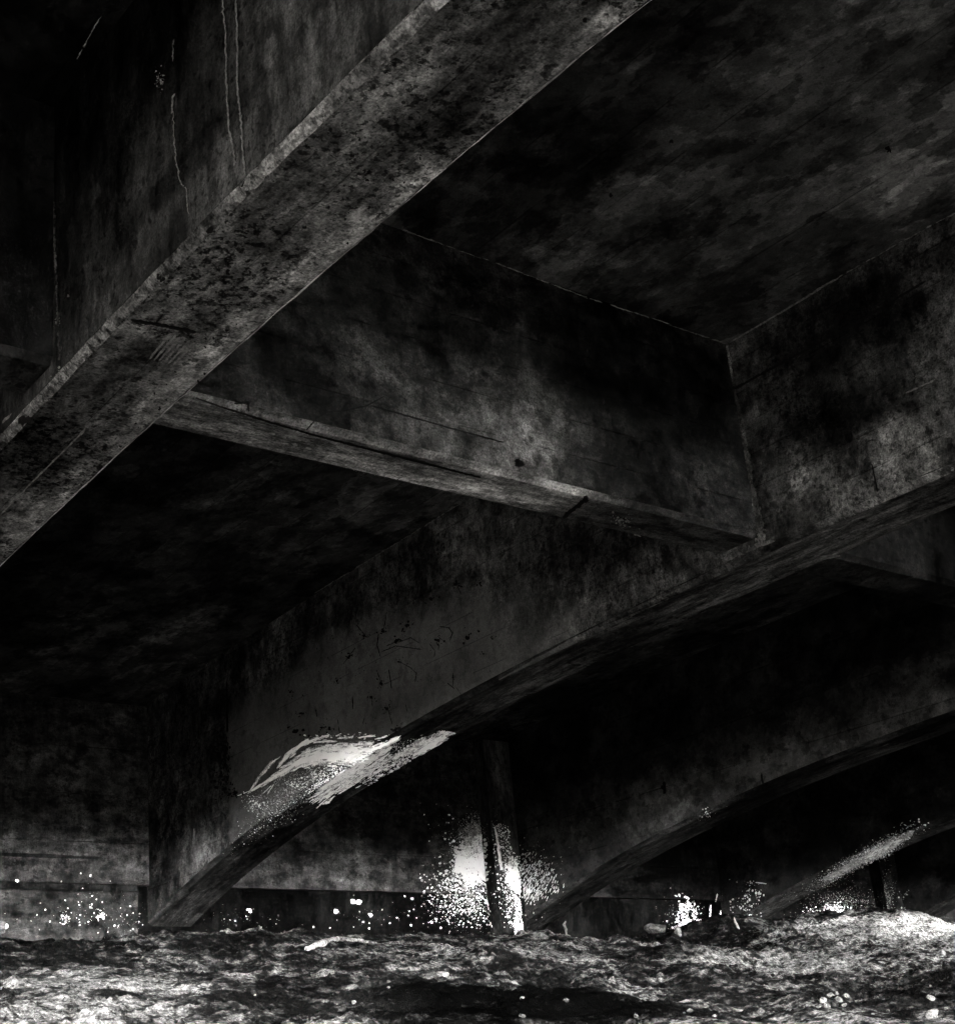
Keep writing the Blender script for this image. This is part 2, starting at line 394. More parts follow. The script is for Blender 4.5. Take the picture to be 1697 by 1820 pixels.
# ---------------------------------------------------------------- abutment
abut = empty('abutment_wall', (7.0, YA, 1.2), 'stained concrete abutment wall closing the far end of the bays', 'wall')
reg(box('wall_face', (-9, YA, 1.615), (18, YA+.45, 2.86), M['wall'], abut))
reg(box('wall_base', (-9, YA+.004, .2), (4.4, YA+.45, 1.613), M['wall'], abut))
reg(box('plinth', (4.402, YA+.03, .2), (18, YA+.45, 1.613), M['plinth'], abut))
for i in (3, 5):
    d = .13; wp = .27 if i > 2 else .05
    o = reg(box('pilaster', (X[i]-wp, YA-d, .3), (X[i]-.003, YA-.003, 2.84), M['pilaster'] if i != 5 else M['wall'], abut))

# ---------------------------------------------------------------- ground
wx = np.array([-60, -3, 0, 2.5, 3.46, 4.1, 4.52, 5.2, 5.97, 7.74, 8.8, 9.48, 11.0, 12.25, 13.0, 13.6, 15, 60.])
wz = np.array([1.28, 1.28, 1.28, 1.28, 1.28, 1.29, 1.33, 1.31, 1.285, 1.30, 1.27, 1.385, 1.44, 1.50, 1.46, 1.40, 1.4, 1.4])
def ground_z(x, y, detail=True):
    top = np.interp(x, wx, wz)
    s = np.clip((YA-y), 0, None)
    z = top - .262*s - .010*np.maximum(s-4, 0)*0
    z = np.maximum(z, -2.0+.0*y)
    # left: a low bank in front of a dark gutter along the wall
    z = z - .13*np.exp(-((y-8.82)/.16)**2)*np.clip((4.35-x)/.5, 0, 1)
    # right: loose mound
    z = z + .13*np.exp(-(((x-11.3)/1.0)**2+((y-8.05)/.45)**2)) + .08*np.exp(-(((x-9.6)/.9)**2+((y-7.5)/.5)**2))
    if detail:
        k = np.exp(-np.maximum(s-6, 0)/8)
        z = z + k*(.13*fbm(x*.9, y*1.2, 3, 1) + .075*fbm(x*1.9+3, y*4.8, 3, 5) + .026*fbm(x*7, y*15, 3, 9, .6))
        c1 = np.clip(vnoise(x*11, y*13, 31)+.5*vnoise(x*23, y*27, 33)-.12, 0, 1); c2 = np.clip(vnoise(x*27, y*31, 37)+.5*vnoise(x*55, y*60, 39)-.08, 0, 1)
        m_ = np.clip(fbm(x*1.3, y*1.9, 3, 51)*2.2+.45, 0, 1)
        z = z + k*(.075*c1*m_ + .034*c2*(.35+.65*m_))
    return z
gx = np.concatenate([[-2000, -600, -200, -80, -40, -20, -12, -8, -6], np.arange(-5, 2, .25), np.arange(2, 14.4, .011), np.arange(14.5, 20, .3), [22, 26, 40, 80, 200, 600, 2000]])
gy = np.concatenate([[-2000, -600, -200, -80, -40, -24, -18, -14], np.arange(-12, 5.3, .25), np.arange(5.3, 9.05, .011), [9.2, 9.4, 10, 12, 16, 25, 60, 200, 600, 2000]])
GX, GY = np.meshgrid(gx, gy)
GZ = ground_z(GX, GY)
nx, ny = len(gx), len(gy)
co = np.stack([GX, GY, GZ], -1).reshape(-1, 3).astype(np.float32)
ii = (np.arange(ny-1)[:, None]*nx+np.arange(nx-1)[None, :]).reshape(-1)
quads = np.stack([ii, ii+1, ii+1+nx, ii+nx], -1).astype(np.int32)
me = bpy.data.meshes.new('ground')
me.vertices.add(len(co)); me.vertices.foreach_set('co', co.ravel())
me.loops.add(quads.size); me.loops.foreach_set('vertex_index', quads.ravel())
me.polygons.add(len(quads)); me.polygons.foreach_set('loop_start', np.arange(len(quads), dtype=np.int32)*4)
me.polygons.foreach_set('use_smooth', np.ones(len(quads), dtype=bool))
me.update(); me.validate()
def gpt(u, v_):
    """ground point under a pixel"""
    d = ray(u, v_)
    ys = np.arange(4.5, YA, .004); k = ys/d.y
    below = d.z*k <= ground_z(d.x*k, ys)
    y = ys[int(np.argmax(below))] if below.any() else YA
    return d*(y/d.y)
t = NT('dry earth')
n1 = t.noise(1.1, 5, .6, (1, 1, 1), (2, 7, 0))
n2 = t.noise(5.4, 10, .70, (.55, 1.1, 1), (5, 1, 0))
n2b = t.noise(22, 8, .70, (.6, 1.1, 1), (1, 6, 0))
n3 = t.noise(42, 6, .8, (1, 1, 1))
n4 = t.noise(110, 4, .75)
mk = t.add(t.mul(n1, .45), t.mul(n2, .55))
gb = [(gpt(90, 1800), (.8, .4, .5), .07), (gpt(330, 1745), (1.0, .22, .5), .06), (gpt(960, 1775), (1.2, .5, .5), -.16), (gpt(620, 1760), (.8, .3, .5), -.04),
      (gpt(1400, 1690), (1.6, .6, .6), .06), (gpt(1670, 1655), (.9, .35, .6), .30), (gpt(90, 1668), (1.0, .12, .5), -.12), (gpt(850, 1690), (1.3, .2, .6), .02),
      (gpt(420, 1652), (.4, .09, .4), .10), (gpt(1640, 1775), (.7, .4, .5), -.10), (gpt(430, 1790), (.6, .3, .5), -.05), (gpt(1500, 1790), (1.0, .3, .5), .04)]  # some blobs paint in the hollow's shade and the brightness far right
for k, (c, r_, a) in enumerate(gb):
    mk = t.add(mk, t.mul(blob(t, tuple(c), r_, 1.0, .3, 2.2, k*1.9), a))
c1 = t.ramp(mk, .455, .60)
c2 = t.ramp(t.add(t.mul(n2b, .6), t.mul(mk, .4)), .475, .545)
c3 = t.ramp(t.add(t.mul(n3, .65), t.mul(n2b, .35)), .46, .60)
val = t.mul(t.add(t.mul(c1, .75), .10), t.add(t.mul(c2, .8), .14))
val = t.mul(val, t.add(t.mul(c3, .95), .30))
val = t.add(t.mul(val, .120), .0013)
val = t.mul(val, t.ramp(n4, .3, .7, .35, 1.65, False))
for c, r_, f_ in ((gpt(960, 1772), (.85, .6, .5), .22), (gpt(800, 1800), (.5, .2, .5), .4), (gpt(1660, 1770), (.55, .35, .5), .35), (gpt(90, 1672), (1.0, .14, .5), .35), (gpt(480, 1745), (.5, .14, .4), .35), (gpt(1130, 1700), (.9, .16, .4), .4)):  # shade of hollows and gutter painted as darker earth
    val = t.mul(val, t.mix(blob(t, tuple(c), r_, .5, .35, 2.6, 3.3), 1.0, f_))
for c, r_ in ((gpt(1675, 1652), (.7, .22, .5)), (gpt(1480, 1634), (.35, .10, .4)), (gpt(425, 1652), (.25, .06, .3)), (gpt(1600, 1640), (.3, .08, .4))):  # far right brightness is painted light; the smaller spots are pale dust
    val = t.add(val, t.mul(t.mul(blob(t, tuple(c), r_, 1.2, .35, 4, 7.7), t.ramp(t.add(t.mul(n3, .6), t.mul(n2, .4)), .46, .60)), .26))
hh = t.add(t.mul(n3, .6), t.mul(n4, .4))
M['earth'] = t.out(val, 1.0, 0.0, hh, .9, .025)
me.materials.append(M['earth'])
ground = bpy.data.objects.new('ground', me); COL.objects.link(ground)
tag(ground, 'dry clumpy dirt slope rising to the abutment', None, None, 'structure')

# ---------------------------------------------------------------- ray casting of photo pixels on to the built surfaces
V = []; T = []; owner = []
for o in hits:
    b = len(V); V += [vv.co.copy() for vv in o.data.vertices]
    for p in o.data.polygons:
        T.append([b+q for q in p.vertices]); owner.append(o)
BV = BVHTree.FromPolygons(V, T)
def hit(u, v_):
    d = ray(u, v_).normalized()
    loc, nrm, idx, dist = BV.ray_cast(Vector((0, 0, 0)), d)
    if loc is None: return None
    if nrm.dot(d) > 0: nrm = -nrm
    return loc, nrm, owner[idx]

PAINT = {}
def dab(u, v_, L, w, ang, store=PAINT, n=7, off=.0025, lim=None, k_=0):
    """one fleck: an irregular leaf-shaped polygon of L x w photo pixels, laid on whatever surface is there"""
    h = hit(u, v_)
    if h is None: return
    loc, nrm, o = h
    if lim is not None and o not in lim: return
    if o.name.startswith('pilaster') and abs(nrm.x) > .9 and random.random() < .93: return
    c, s = math.cos(ang), math.sin(ang)
    P = []
    k = off+random.uniform(0, .003)
    for q in range(n):
        a = 2*math.pi*q/n+random.uniform(-.3, .3)
        rr = random.uniform(.7, 1.2)
        du, dv = math.cos(a)*L*.5*rr, math.sin(a)*w*.5*rr
        d = ray(u+du*c-dv*s, v_+du*s+dv*c)
        den = d.dot(nrm)
        if abs(den) < 1e-5: return
        p = d*(loc.dot(nrm)/den)
        if (p-loc).length > .25: return
        P.append(p+nrm*k)
    a = (P[1]-P[0]).cross(P[2]-P[0])
    store.setdefault(o.name, (o, [], []))[1].append(P); store[o.name][2].append(k_)
def flush(store, name, mat, label=None, mat2=None):
    for o, polys, ks in store.values():
        v = []; f = []
        for P in polys:
            b = len(v); v += P; f.append(tuple(range(b, b+len(P))))
        par = o
        while par.parent is not None and par.parent.parent is not None: par = par.parent
        n = link(name, v, f, mat2 if mat2 and o is not G[2] else mat, par, ks)
        n['kind'] = 'stuff'
    store.clear()
gauss = random.gauss
def kcls(store, thin, l=3.0):
    if store is not PAINT: return 0
    if thin is None and l < 1.7: return random.choice((1, 2, 2, 2))
    return random.choice((0, 0, 1, 1, 2)) if thin is None else thin
def stroke(pts, ws, dens, L=(6, 16), asp=(.12, .3), fill=1.0, spread=.5, store=PAINT, lim=None, thin=0):
    """a brushy streak: dabs aligned with a polyline. dens = dabs per photo pixel of length"""
    for k in range(len(pts)-1):
        (u0_, v0_), (u1_, v1_) = pts[k], pts[k+1]
        ln = math.hypot(u1_-u0_, v1_-v0_); a = math.atan2(v1_-v0_, u1_-u0_)
        for q in range(int(ln*dens)):
            f_ = random.random(); w = ws[k]+(ws[k+1]-ws[k])*f_
            o = gauss(0, w*spread*.5)
            l = random.uniform(*L)
            dab(u0_+(u1_-u0_)*f_-math.sin(a)*o, v0_+(v1_-v0_)*f_+math.cos(a)*o, l, max(.7, l*random.uniform(*asp)), a+gauss(0, .06), store, lim=lim,
                k_=0 if store is not PAINT else min(2, thin+(0 if abs(o) < .30*w*random.uniform(.5, 1.5) else 1 if random.random() < .65 else 2)))
def cloud(c, s, ang, n, size, asp=(.6, 1), da=None, store=PAINT, power=2.2, lim=None, thin=None):
    """a spatter of drops, small ones far more common than big ones"""
    ca, sa = math.cos(ang), math.sin(ang)
    for q in range(n):
        a, b = gauss(0, s[0]), gauss(0, s[1])
        l = size[0]+(size[1]-size[0])*random.random()**power
        dab(c[0]+a*ca-b*sa, c[1]+a*sa+b*ca, l, l*random.uniform(*asp), (da if da is not None else random.uniform(0, 3.1))+gauss(0, .1), store, lim=lim, k_=kcls(store, thin, l))
def poly_fill(poly, n, size, asp=(.5, 1), da=None, store=PAINT, power=1.5, lim=None, thin=None):
    us = [p[0] for p in poly]; vs = [p[1] for p in poly]; k = 0
    while k < n:
        u, v_ = random.uniform(min(us), max(us)), random.uniform(min(vs), max(vs)); ins = False; j = len(poly)-1
        for i in range(len(poly)):
            if (poly[i][1] > v_) != (poly[j][1] > v_) and u < (poly[j][0]-poly[i][0])*(v_-poly[i][1])/(poly[j][1]-poly[i][1])+poly[i][0]: ins = not ins
            j = i
        if not ins: continue
        k += 1
        l = size[0]+(size[1]-size[0])*random.random()**power
        dab(u, v_, l, l*random.uniform(*asp), (da if da is not None else random.uniform(0, 3.1))+gauss(0, .12), store, lim=lim, k_=kcls(store, thin, l))

# --- splash on the lower edge of the second girder
g2 = [G[2]]
stroke([(455, 1402), (480, 1387), (505, 1371), (533, 1355), (565, 1345), (605, 1344), (645, 1347)], [2, 4, 8, 16, 26, 30, 20], 11, (8, 24), (.08, .18), lim=g2)
stroke([(530, 1350), (565, 1336), (610, 1330), (660, 1332)], [6, 12, 16, 12], 3.5, (8, 22), (.07, .15), lim=g2)
stroke([(445, 1407), (462, 1382), (489, 1352)], [2, 5, 3], 2.2, (5, 14), (.1, .2), lim=g2, thin=1)
stroke([(466, 1375), (480, 1358), (500, 1345)], [3, 4, 3], 1.0, (4, 10), (.1, .2), lim=g2, thin=1)
stroke([(497, 1361), (514, 1341), (545, 1317)], [4, 8, 5], 4.5, (6, 16), (.12, .24), lim=g2)
stroke([(540, 1324), (562, 1314), (582, 1308)], [4, 6, 3], 2.2, (6, 14), (.1, .2), lim=g2, thin=0)
stroke([(548, 1334), (600, 1326), (660, 1322)], [9, 12, 9], 1.6, (6, 16), (.08, .18), lim=g2, thin=1)
for a_ in ((560, 1320, 30), (604, 1313, 22), (640, 1311, 26), (672, 1313, 14)):
    stroke([(a_[0], a_[1]), (a_[0]+a_[2], a_[1]-3)], [3, 4], 1.3, (5, 12), (.1, .2), lim=g2, thin=random.choice((0, 1)))
cloud((615, 1309), (42, 3), 0, 80, (1, 5), (.3, .5), da=0, lim=g2, power=2.5)
stroke([(610, 1338), (650, 1336), (688, 1322), (706, 1312)], [16, 13, 7, 4], 4.5, (7, 18), (.12, .24), lim=g2)
poly_fill([(470, 1400), (520, 1372), (600, 1362), (640, 1366), (560, 1420), (470, 1455), (440, 1440)], 2400, (.6, 2.2), (.4, 1), lim=g2, power=2.5, thin=2)
poly_fill([(500, 1392), (600, 1364), (640, 1364), (560, 1415)], 420, (1.0, 4.0), (.3, .8), da=-.5, lim=g2, power=2, thin=1)
poly_fill([(545, 1352), (640, 1345), (640, 1372), (560, 1398)], 420, (1.0, 5.0), (.25, .6), da=-.5, lim=g2, power=2)
poly_fill([(545, 1332), (650, 1318), (700, 1312), (640, 1345), (560, 1345)], 340, (1.2, 5), (.2, .4), da=-.2, lim=g2, power=2, thin=1)
cloud((452, 1427), (10, 9), 0, 200, (.7, 2.4), lim=g2); cloud((500, 1430), (45, 13), -.6, 700, (.6, 1.7), lim=g2, thin=2)
for q in range(26):
    dab(*random.choice([(451, 1424), (456, 1427), (446, 1425), (462, 1432)]), random.uniform(2, 6), 1.6, random.uniform(-1.5, .2), lim=g2, k_=1)
for a_, b_ in [((425, 1414), (448, 1405)), ((469, 1410), (482, 1398)), ((476, 1412), (488, 1394))]:
    stroke([a_, b_], [1.0, 1.0], 1.6, (3, 7), (.1, .16), lim=g2)
# fan carried round on to the soffit
for q in range(150):
    f_ = random.random()**.8; u, v_ = 556+122*f_+gauss(0, 5), 1414-70*f_+gauss(0, 4)
    l = random.uniform(18, 50); a = math.radians(-34+gauss(0, 4)); sh = random.uniform(-3, 16)
    u -= math.sin(a)*sh; v_ += math.cos(a)*sh
    stroke([(u-math.cos(a)*l*.5, v_-math.sin(a)*l*.5), (u+math.cos(a)*l*.5, v_+math.sin(a)*l*.5)], [1.0, 2.6], random.choice((.3, .5, .9)), (5, 12), (.08, .17), lim=g2, thin=random.choice((0, 0, 1, 1)))
stroke([(572, 1401), (610, 1378), (650, 1353), (690, 1330)], [7, 12, 13, 6], 4.0, (8, 20), (.1, .2), lim=g2)
stroke([(738, 1339), (760, 1327), (790, 1308)], [9, 15, 11], 8, (6, 14), (.2, .35), lim=g2)
stroke([(700, 1347), (735, 1330), (790, 1302), (806, 1303)], [8, 16, 14, 2], 2.4, (5, 13), (.15, .3), lim=g2, thin=1)
stroke([(722, 1368), (745, 1352), (765, 1340)], [4, 6, 6], 2.6, (5, 11), (.2, .35), lim=g2)
poly_fill([(640, 1390), (690, 1352), (730, 1335), (735, 1350), (660, 1400)], 300, (1.2, 5), (.3, .5), da=-.5, lim=g2, power=1.8, thin=1)
poly_fill([(690, 1345), (745, 1312), (775, 1303), (740, 1345), (715, 1362)], 420, (1.2, 5), (.4, .8), da=-.5, lim=g2, power=2)
poly_fill([(690, 1322), (750, 1308), (740, 1335), (690, 1350)], 260, (.7, 2.2), lim=g2, power=2)
for u, v_ in [(684, 1366), (694, 1369), (702, 1374), (690, 1378), (682, 1384), (699, 1360), (706, 1364), (676, 1377)]:
    for q in range(4): dab(u+gauss(0, 1.5), v_+gauss(0, 1), random.uniform(5, 9), random.uniform(2.5, 4), -.4, lim=g2, k_=random.choice((0, 1)))
stroke([(572, 1428), (584, 1425), (590, 1418)], [2, 4, 3], 2, (4, 8), (.25, .4), lim=g2)
cloud((470, 1470), (34, 10), -.6, 130, (.6, 2), lim=g2)

# --- splash on wall and pilaster beside the third girder
core = [(812, 1524), (822, 1516), (828, 1524), (838, 1524), (850, 1522), (862, 1512), (867, 1534), (870, 1566), (858, 1564), (850, 1560), (838, 1570), (830, 1566), (822, 1555), (807, 1549), (812, 1530)]
wl = [o for o in hits if o.parent is abut] + [G[3]]
poly_fill(core, 800, (3, 10), (.5, .9), lim=wl, power=1, thin=0)
cloud((845, 1512), (15, 10), 0, 650, (1, 6), lim=wl, power=1.6, thin=1); cloud((820, 1520), (8, 8), 0, 160, (1, 6), lim=wl, power=1.6, thin=1); cloud((834, 1560), (20, 9), 0, 360, (1, 6), lim=wl, power=1.8)
poly_fill([(842, 1488), (860, 1482), (866, 1500), (868, 1520), (834, 1518)], 420, (2, 8), (.5, 1), lim=wl, power=1.4)
cloud((845, 1490), (12, 14), .3, 900, (.6, 4), lim=wl, power=2.0, thin=2)
cloud((843, 1484), (13, 15), .3, 2600, (.5, 1.6), lim=wl, power=1.2, thin=2)
cloud((838, 1548), (22, 26), 0, 760, (.6, 4.6), lim=wl, power=3.2)
cloud((802, 1568), (28, 22), -.5, 520, (.6, 5.5), lim=wl, power=4.2)
cloud((834, 1608), (34, 20), 0, 900, (.6, 3.6), (.6, 1), lim=wl, power=3.4)
cloud((826, 1606), (34, 22), 0, 700, (.6, 4), lim=wl, power=3, thin=2)
cloud((844, 1576), (22, 13), 0, 420, (.8, 5.5), (.5, 1), lim=wl, power=2.6)
cloud((800, 1480), (24, 26), 0, 90, (.6, 4), lim=wl, power=4)
dab(798, 1449, 4.5, 4, 0); dab(790, 1492, 4.5, 4, .5)
stroke([(866, 1600), (871, 1625), (875, 1655)], [4, 4, 3], 1.6, (4, 9), (.2, .4), lim=wl)
stroke([(879, 1472), (885, 1505), (890, 1545)], [2, 4, 4], 3.5, (3, 8), (.2, .4), lim=wl)
poly_fill([(880, 1460), (905, 1470), (912, 1540), (890, 1545)], 480, (.6, 3.6), lim=wl, power=2.8)
cloud((911, 1545), (7, 10), 0, 260, (1, 5), lim=wl, power=1.8, thin=1)
poly_fill([(900, 1556), (908, 1546), (919, 1545), (922, 1562), (923, 1588), (917, 1588), (909, 1577), (900, 1566)], 420, (2, 8), (.5, .9), lim=wl, power=1, thin=0)
cloud((910, 1562), (9, 18), .1, 420, (.8, 4), lim=wl, power=2)
poly_fill([(914, 1592), (925, 1592), (927, 1640), (929, 1660), (918, 1660)], 260, (1, 6), (.25, .5), da=1.4, lim=wl, power=1.8, thin=1)
poly_fill([(914, 1640), (928, 1640), (931, 1668), (914, 1668)], 160, (1, 4), lim=wl, power=2, thin=1)
poly_fill([(888, 1560), (900, 1560), (918, 1600), (922, 1660), (905, 1650)], 420, (.6, 3.5), lim=wl, power=2.8)
cloud((872, 1560), (9, 45), 0, 220, (.6, 2.4), lim=wl, power=3)
for q in range(420):
    f_ = random.random()**.7; a = math.radians(-80+62*random.random())
    rr = 22+92*f_
    u, v_ = 918+math.cos(a)*rr*.72+gauss(0, 4), 1612+math.sin(a)*rr*.85+gauss(0, 4)
    l = random.uniform(2, 11)*(1-.35*f_)
    dab(u, v_, l, max(.7, l*random.uniform(.12, .24)), math.radians(-64)+gauss(0, .14), lim=[G[3]], k_=random.choice((0, 1, 1)))
cloud((950, 1555), (20, 30), .2, 420, (.6, 3), (.3, .6), da=-1.1, lim=[G[3]], power=2.6)
# spots thrown on the dark base and the left wall
for (u, v_, s) in [(597, 1621, 9), (628, 1602, 9), (637, 1604, 10), (658, 1627, 7), (645, 1640, 4), (655, 1651, 4), (732, 1598, 5), (766, 1640, 4), (783, 1650, 4), (730, 1645, 4), (705, 1632, 2.5), (586, 1650, 2.5), (30, 1565, 7), (2, 1648, 12), (12, 1647, 8), (160, 1557, 4), (143, 1553, 2.5), (444, 1620, 6), (440, 1617, 4), (556, 1648, 3)]:
    for q in range(5): dab(u+gauss(0, s*.12), v_+gauss(0, s*.15), s*random.uniform(.6, .9), s*random.uniform(.7, 1.0), random.uniform(1.2, 2), k_=random.choice((0, 1)))
cloud((165, 1612), (36, 28), .3, 95, (.6, 4.0), power=5, lim=wl); cloud((110, 1632), (50, 9), 0, 32, (.6, 5), power=4.5, lim=wl)
cloud((215, 1638), (32, 12), 0, 90, (.6, 3.4), power=4, lim=wl); cloud((640, 1625), (40, 22), 0, 34, (.6, 3.5), power=4, lim=wl)
cloud((430, 1640), (50, 12), 0, 80, (.6, 3.0), power=3.6); cloud((700, 1635), (35, 18), 0, 36, (.6, 3.5), power=4, lim=wl)
cloud((116, 1632), (5, 5), 0, 60, (1, 4), lim=wl, thin=2); cloud((178, 1628), (6, 6), 0, 30, (1, 5), lim=wl, thin=1)
# --- right hand splashes
for c_, n_ in (((1212, 1614), 12), ((1226, 1612), 13), ((1217, 1632), 18), ((1205, 1636), 8), ((1231, 1628), 8), ((1222, 1600), 6), ((1208, 1604), 4)):
    for q in range(n_): dab(c_[0]+gauss(0, 4), c_[1]+gauss(0, 5), random.uniform(2, 8), random.uniform(2, 6), random.uniform(0, 3), k_=random.choice((0, 0, 1)))
cloud((1216, 1622), (17, 14), 0, 200, (.7, 4), power=3)
poly_fill([(1190, 1652), (1215, 1636), (1250, 1634), (1285, 1644), (1290, 1655)], 420, (.8, 5), (.4, .8), power=2, thin=1)
stroke([(1261, 1640), (1262, 1612)], [3, 2], 2.0, (4, 8), (.2, .35), thin=1); stroke([(1278, 1640), (1280, 1620)], [3, 2], 1.0, (3, 7), (.2, .35), thin=1); stroke([(1271, 1604), (1274, 1590)], [2, 1.5], .8, (3, 6), (.2, .35), thin=1)
cloud((1325, 1607), (16, 15), -.8, 150, (.7, 4.4), power=3); cloud((1347, 1590), (3, 4), 0, 22, (1.5, 5)); cloud((1336, 1569), (6, 2), 0, 20, (.8, 3)); stroke([(1345, 1569), (1361, 1571)], [1.5, 1.5], 1.2, (3, 7), (.15, .3))
cloud((1255, 1447), (9, 4), -.4, 34, (.8, 3.2), power=1.8)
stroke([(1465, 1563), (1530, 1530), (1565, 1512), (1600, 1492), (1622, 1479)], [7, 12, 16, 12, 4], 3.2, (3, 9), (.25, .5), thin=2)
stroke([(1530, 1528), (1565, 1511), (1598, 1494)], [7, 13, 8], 3.0, (4, 11), (.25, .45), thin=1)
cloud((1565, 1510), (20, 7), -.5, 2200, (.6, 2.0), power=1.5, thin=2); cloud((1558, 1515), (15, 5), -.5, 500, (1, 4), power=1.5, thin=1); cloud((1500, 1545), (30, 6), -.5, 900, (.6, 1.8), power=1.5, thin=2); cloud((1520, 1532), (40, 7), -.5, 900, (.6, 2), power=2); cloud((1600, 1492), (16, 5), -.5, 200, (.7, 3), power=2)
cloud((1620, 1468), (9, 6), 0, 30, (.8, 4.5), power=2); cloud((1640, 1464), (8, 6), 0, 10, (.8, 4.5), power=2)
cloud((1480, 1622), (16, 9), -.2, 620, (.6, 3.4), power=2.6); cloud((1500, 1610), (38, 16), 0, 1200, (.5, 1.7), power=2, thin=2); cloud((1440, 1622), (7, 5), 0, 50, (.8, 3))
cloud((1572, 1605), (8, 24), 0, 900, (.5, 1.8), power=2, thin=2); cloud((1605, 1592), (5, 4), 0, 16, (.8, 3.5)); cloud((1609, 1620), (3, 8), 0, 20, (.8, 4))
flush(PAINT, 'paint_splash', [M['paint'], M['paint_thin'], M['paint_mist']], None, [M['dimmed'], M['dimmed_thin'], M['dimmed_mist']])

# --- tar marks, cracks and holes
TAR = {}
def line(pts, w, store=TAR, L=(5, 10), dens=1.2, lim=None): stroke(pts, [w]*len(pts), dens, L, (w/8, w/6), spread=.2, store=store, lim=lim)
def spot(u, v_, s, a=1.0, store=TAR):
    for q in range(4): dab(u+gauss(0, s*.15), v_+gauss(0, s*.15), s, s*a*random.uniform(.7, 1), random.uniform(0, 3), store, off=.0062)
bc = lambda x, y: (500+x*.2475, 930+y*.2475)
for x, y, s in [(1260, 440, 9), (1085, 545, 9), (910, 735, 11), (735, 780, 8), (605, 810, 7), (840, 845, 12), (495, 960, 9), (1130, 845, 10), (1340, 825, 12), (725, 1155, 9), (765, 1335, 9), (1435, 430, 9), (855, 1475, 12), (830, 1490, 12), (655, 1250, 8), (150, 1370, 7), (110, 1500, 14), (350, 1480, 8), (295, 1470, 6), (1240, 1110, 5), (410, 1135, 6), (575, 500, 6), (850, 995, 4), (1460, 940, 5), (1520, 830, 5), (70, 1215, 6)]:
    spot(*bc(x, y), s*.7, .7); cloud(bc(x, y), (s*.5, s*.7), 1.2, 14, (1, s*.55), store=TAR)
for p in [[(1265, 450), (1290, 505)], [(735, 780), (765, 640)], [(700, 800), (690, 880), (710, 950)], [(845, 850), (930, 825), (990, 860)], [(760, 880), (840, 845)], [(730, 920), (830, 880), (1000, 900)], [(1070, 870), (1105, 920), (1105, 960)], [(1130, 910), (1140, 830), (1190, 860)], [(1150, 742), (1205, 748), (1232, 790), (1215, 835)], [(855, 995), (930, 1040), (970, 1080), (968, 1130)], [(780, 1060), (790, 1180)], [(690, 1060), (725, 1160)], [(1235, 1080), (1240, 1190)], [(1195, 1150), (1240, 1180)], [(1265, 1190), (1300, 1240)], [(765, 1320), (800, 1440)], [(515, 1250), (520, 1330)], [(415, 1420), (425, 1510)], [(570, 490), (578, 560)], [(455, 1005), (530, 905)], [(550, 740), (610, 815)], [(900, 1310), (905, 1350)], [(250, 1330), (260, 1400)], [(600, 1400), (590, 1440)], [(650, 1270), (655, 1320)]]:
    line([(bc(*q)[0]+gauss(0, .6), bc(*q)[1]+gauss(0, .6)) for q in p], random.uniform(.8, 1.5), dens=random.uniform(.7, 1.5), L=(3, 8))
cloud((402, 1345), (5, 26), 0, 170, (2, 9), (.3, .6), da=1.5, store=TAR, lim=[G[2]]); cloud((390, 1325), (6, 12), 0, 70, (2, 7), store=TAR, lim=[G[2]]); cloud((416, 1412), (6, 3), 0, 40, (2, 6), store=TAR, lim=[G[2]]); cloud((395, 1390), (9, 16), 0, 60, (2, 7), store=TAR, lim=[G[2]]); line([(404, 1215), (405, 1300)], 2.2, dens=1.5)
for q in range(260):
    u, v_ = random.uniform(480, 900), random.uniform(1020, 1300); dab(u, v_, random.uniform(1, 3.5), random.uniform(.7, 1.8), random.uniform(.8, 2.2), TAR, off=.006, lim=[G[2]])
# cross beam: curved crack, hole, notch, joint lines
line([(545, 762), (560, 745), (580, 733), (610, 731), (650, 722), (680, 706)], 1.6, dens=1.6)
line([(418, 716), (440, 716), (441, 728)], 2.5, dens=1.5); line([(600, 738), (615, 718)], 1.4)
spot(921, 826, 12); spot(919, 824, 11)
line([(1002, 918), (1012, 908), (1028, 896), (1042, 884)], 6, L=(4, 8), dens=2.2); spot(1040, 884, 9); spot(1028, 895, 8)
line([(352, 708), (400, 725), (560, 772), (700, 808), (850, 846)], 1.3, dens=.9, L=(8, 18)); line([(660, 722), (800, 762), (890, 786)], 1.1, dens=.7, L=(8, 18))
# soffit of the first girder: form-nail groove, spalls along the chamfer, pits
line([(236, 567), (290, 576), (344, 587)], 3.4, dens=2, L=(6, 12)); line([(278, 570), (288, 558)], 2)
spot(375, 405, 13, 1.1); spot(377, 403, 12, 1.1); spot(405, 479, 8, .7); spot(419, 429, 6)
line([(283, 494), (296, 480), (312, 474)], 8, L=(7, 12), dens=3); spot(290, 489, 12); line([(388, 383), (402, 384)], 5, dens=2); spot(52, 740, 20, .8); spot(45, 745, 16); spot(126, 660, 8)
line([(440, 318), (428, 338), (418, 346)], 3, dens=1.5)
for q in range(70):
    f_ = random.random(); u = 150+620*f_; v_ = 800-600*f_+gauss(0, 60); spot(u, v_, random.uniform(2, 6), .7)
spot(1038, 30, 7); spot(1192, 246, 7, .6); spot(1085, 343, 8, .6); spot(1578, 262, 10, .5); spot(1181, 1400, 8, 1); line([(1181, 1392), (1182, 1408)], 4, dens=2); line([(1354, 1378), (1356, 1392)], 2.5, dens=2)
line([(1308, 690), (1400, 640), (1520, 575), (1640, 503)], 1.3, dens=.8, L=(10, 22))
line([(1551, 828), (1560, 872)], 1.8, dens=1.6)
flush(TAR, 'stain', M['tar'])

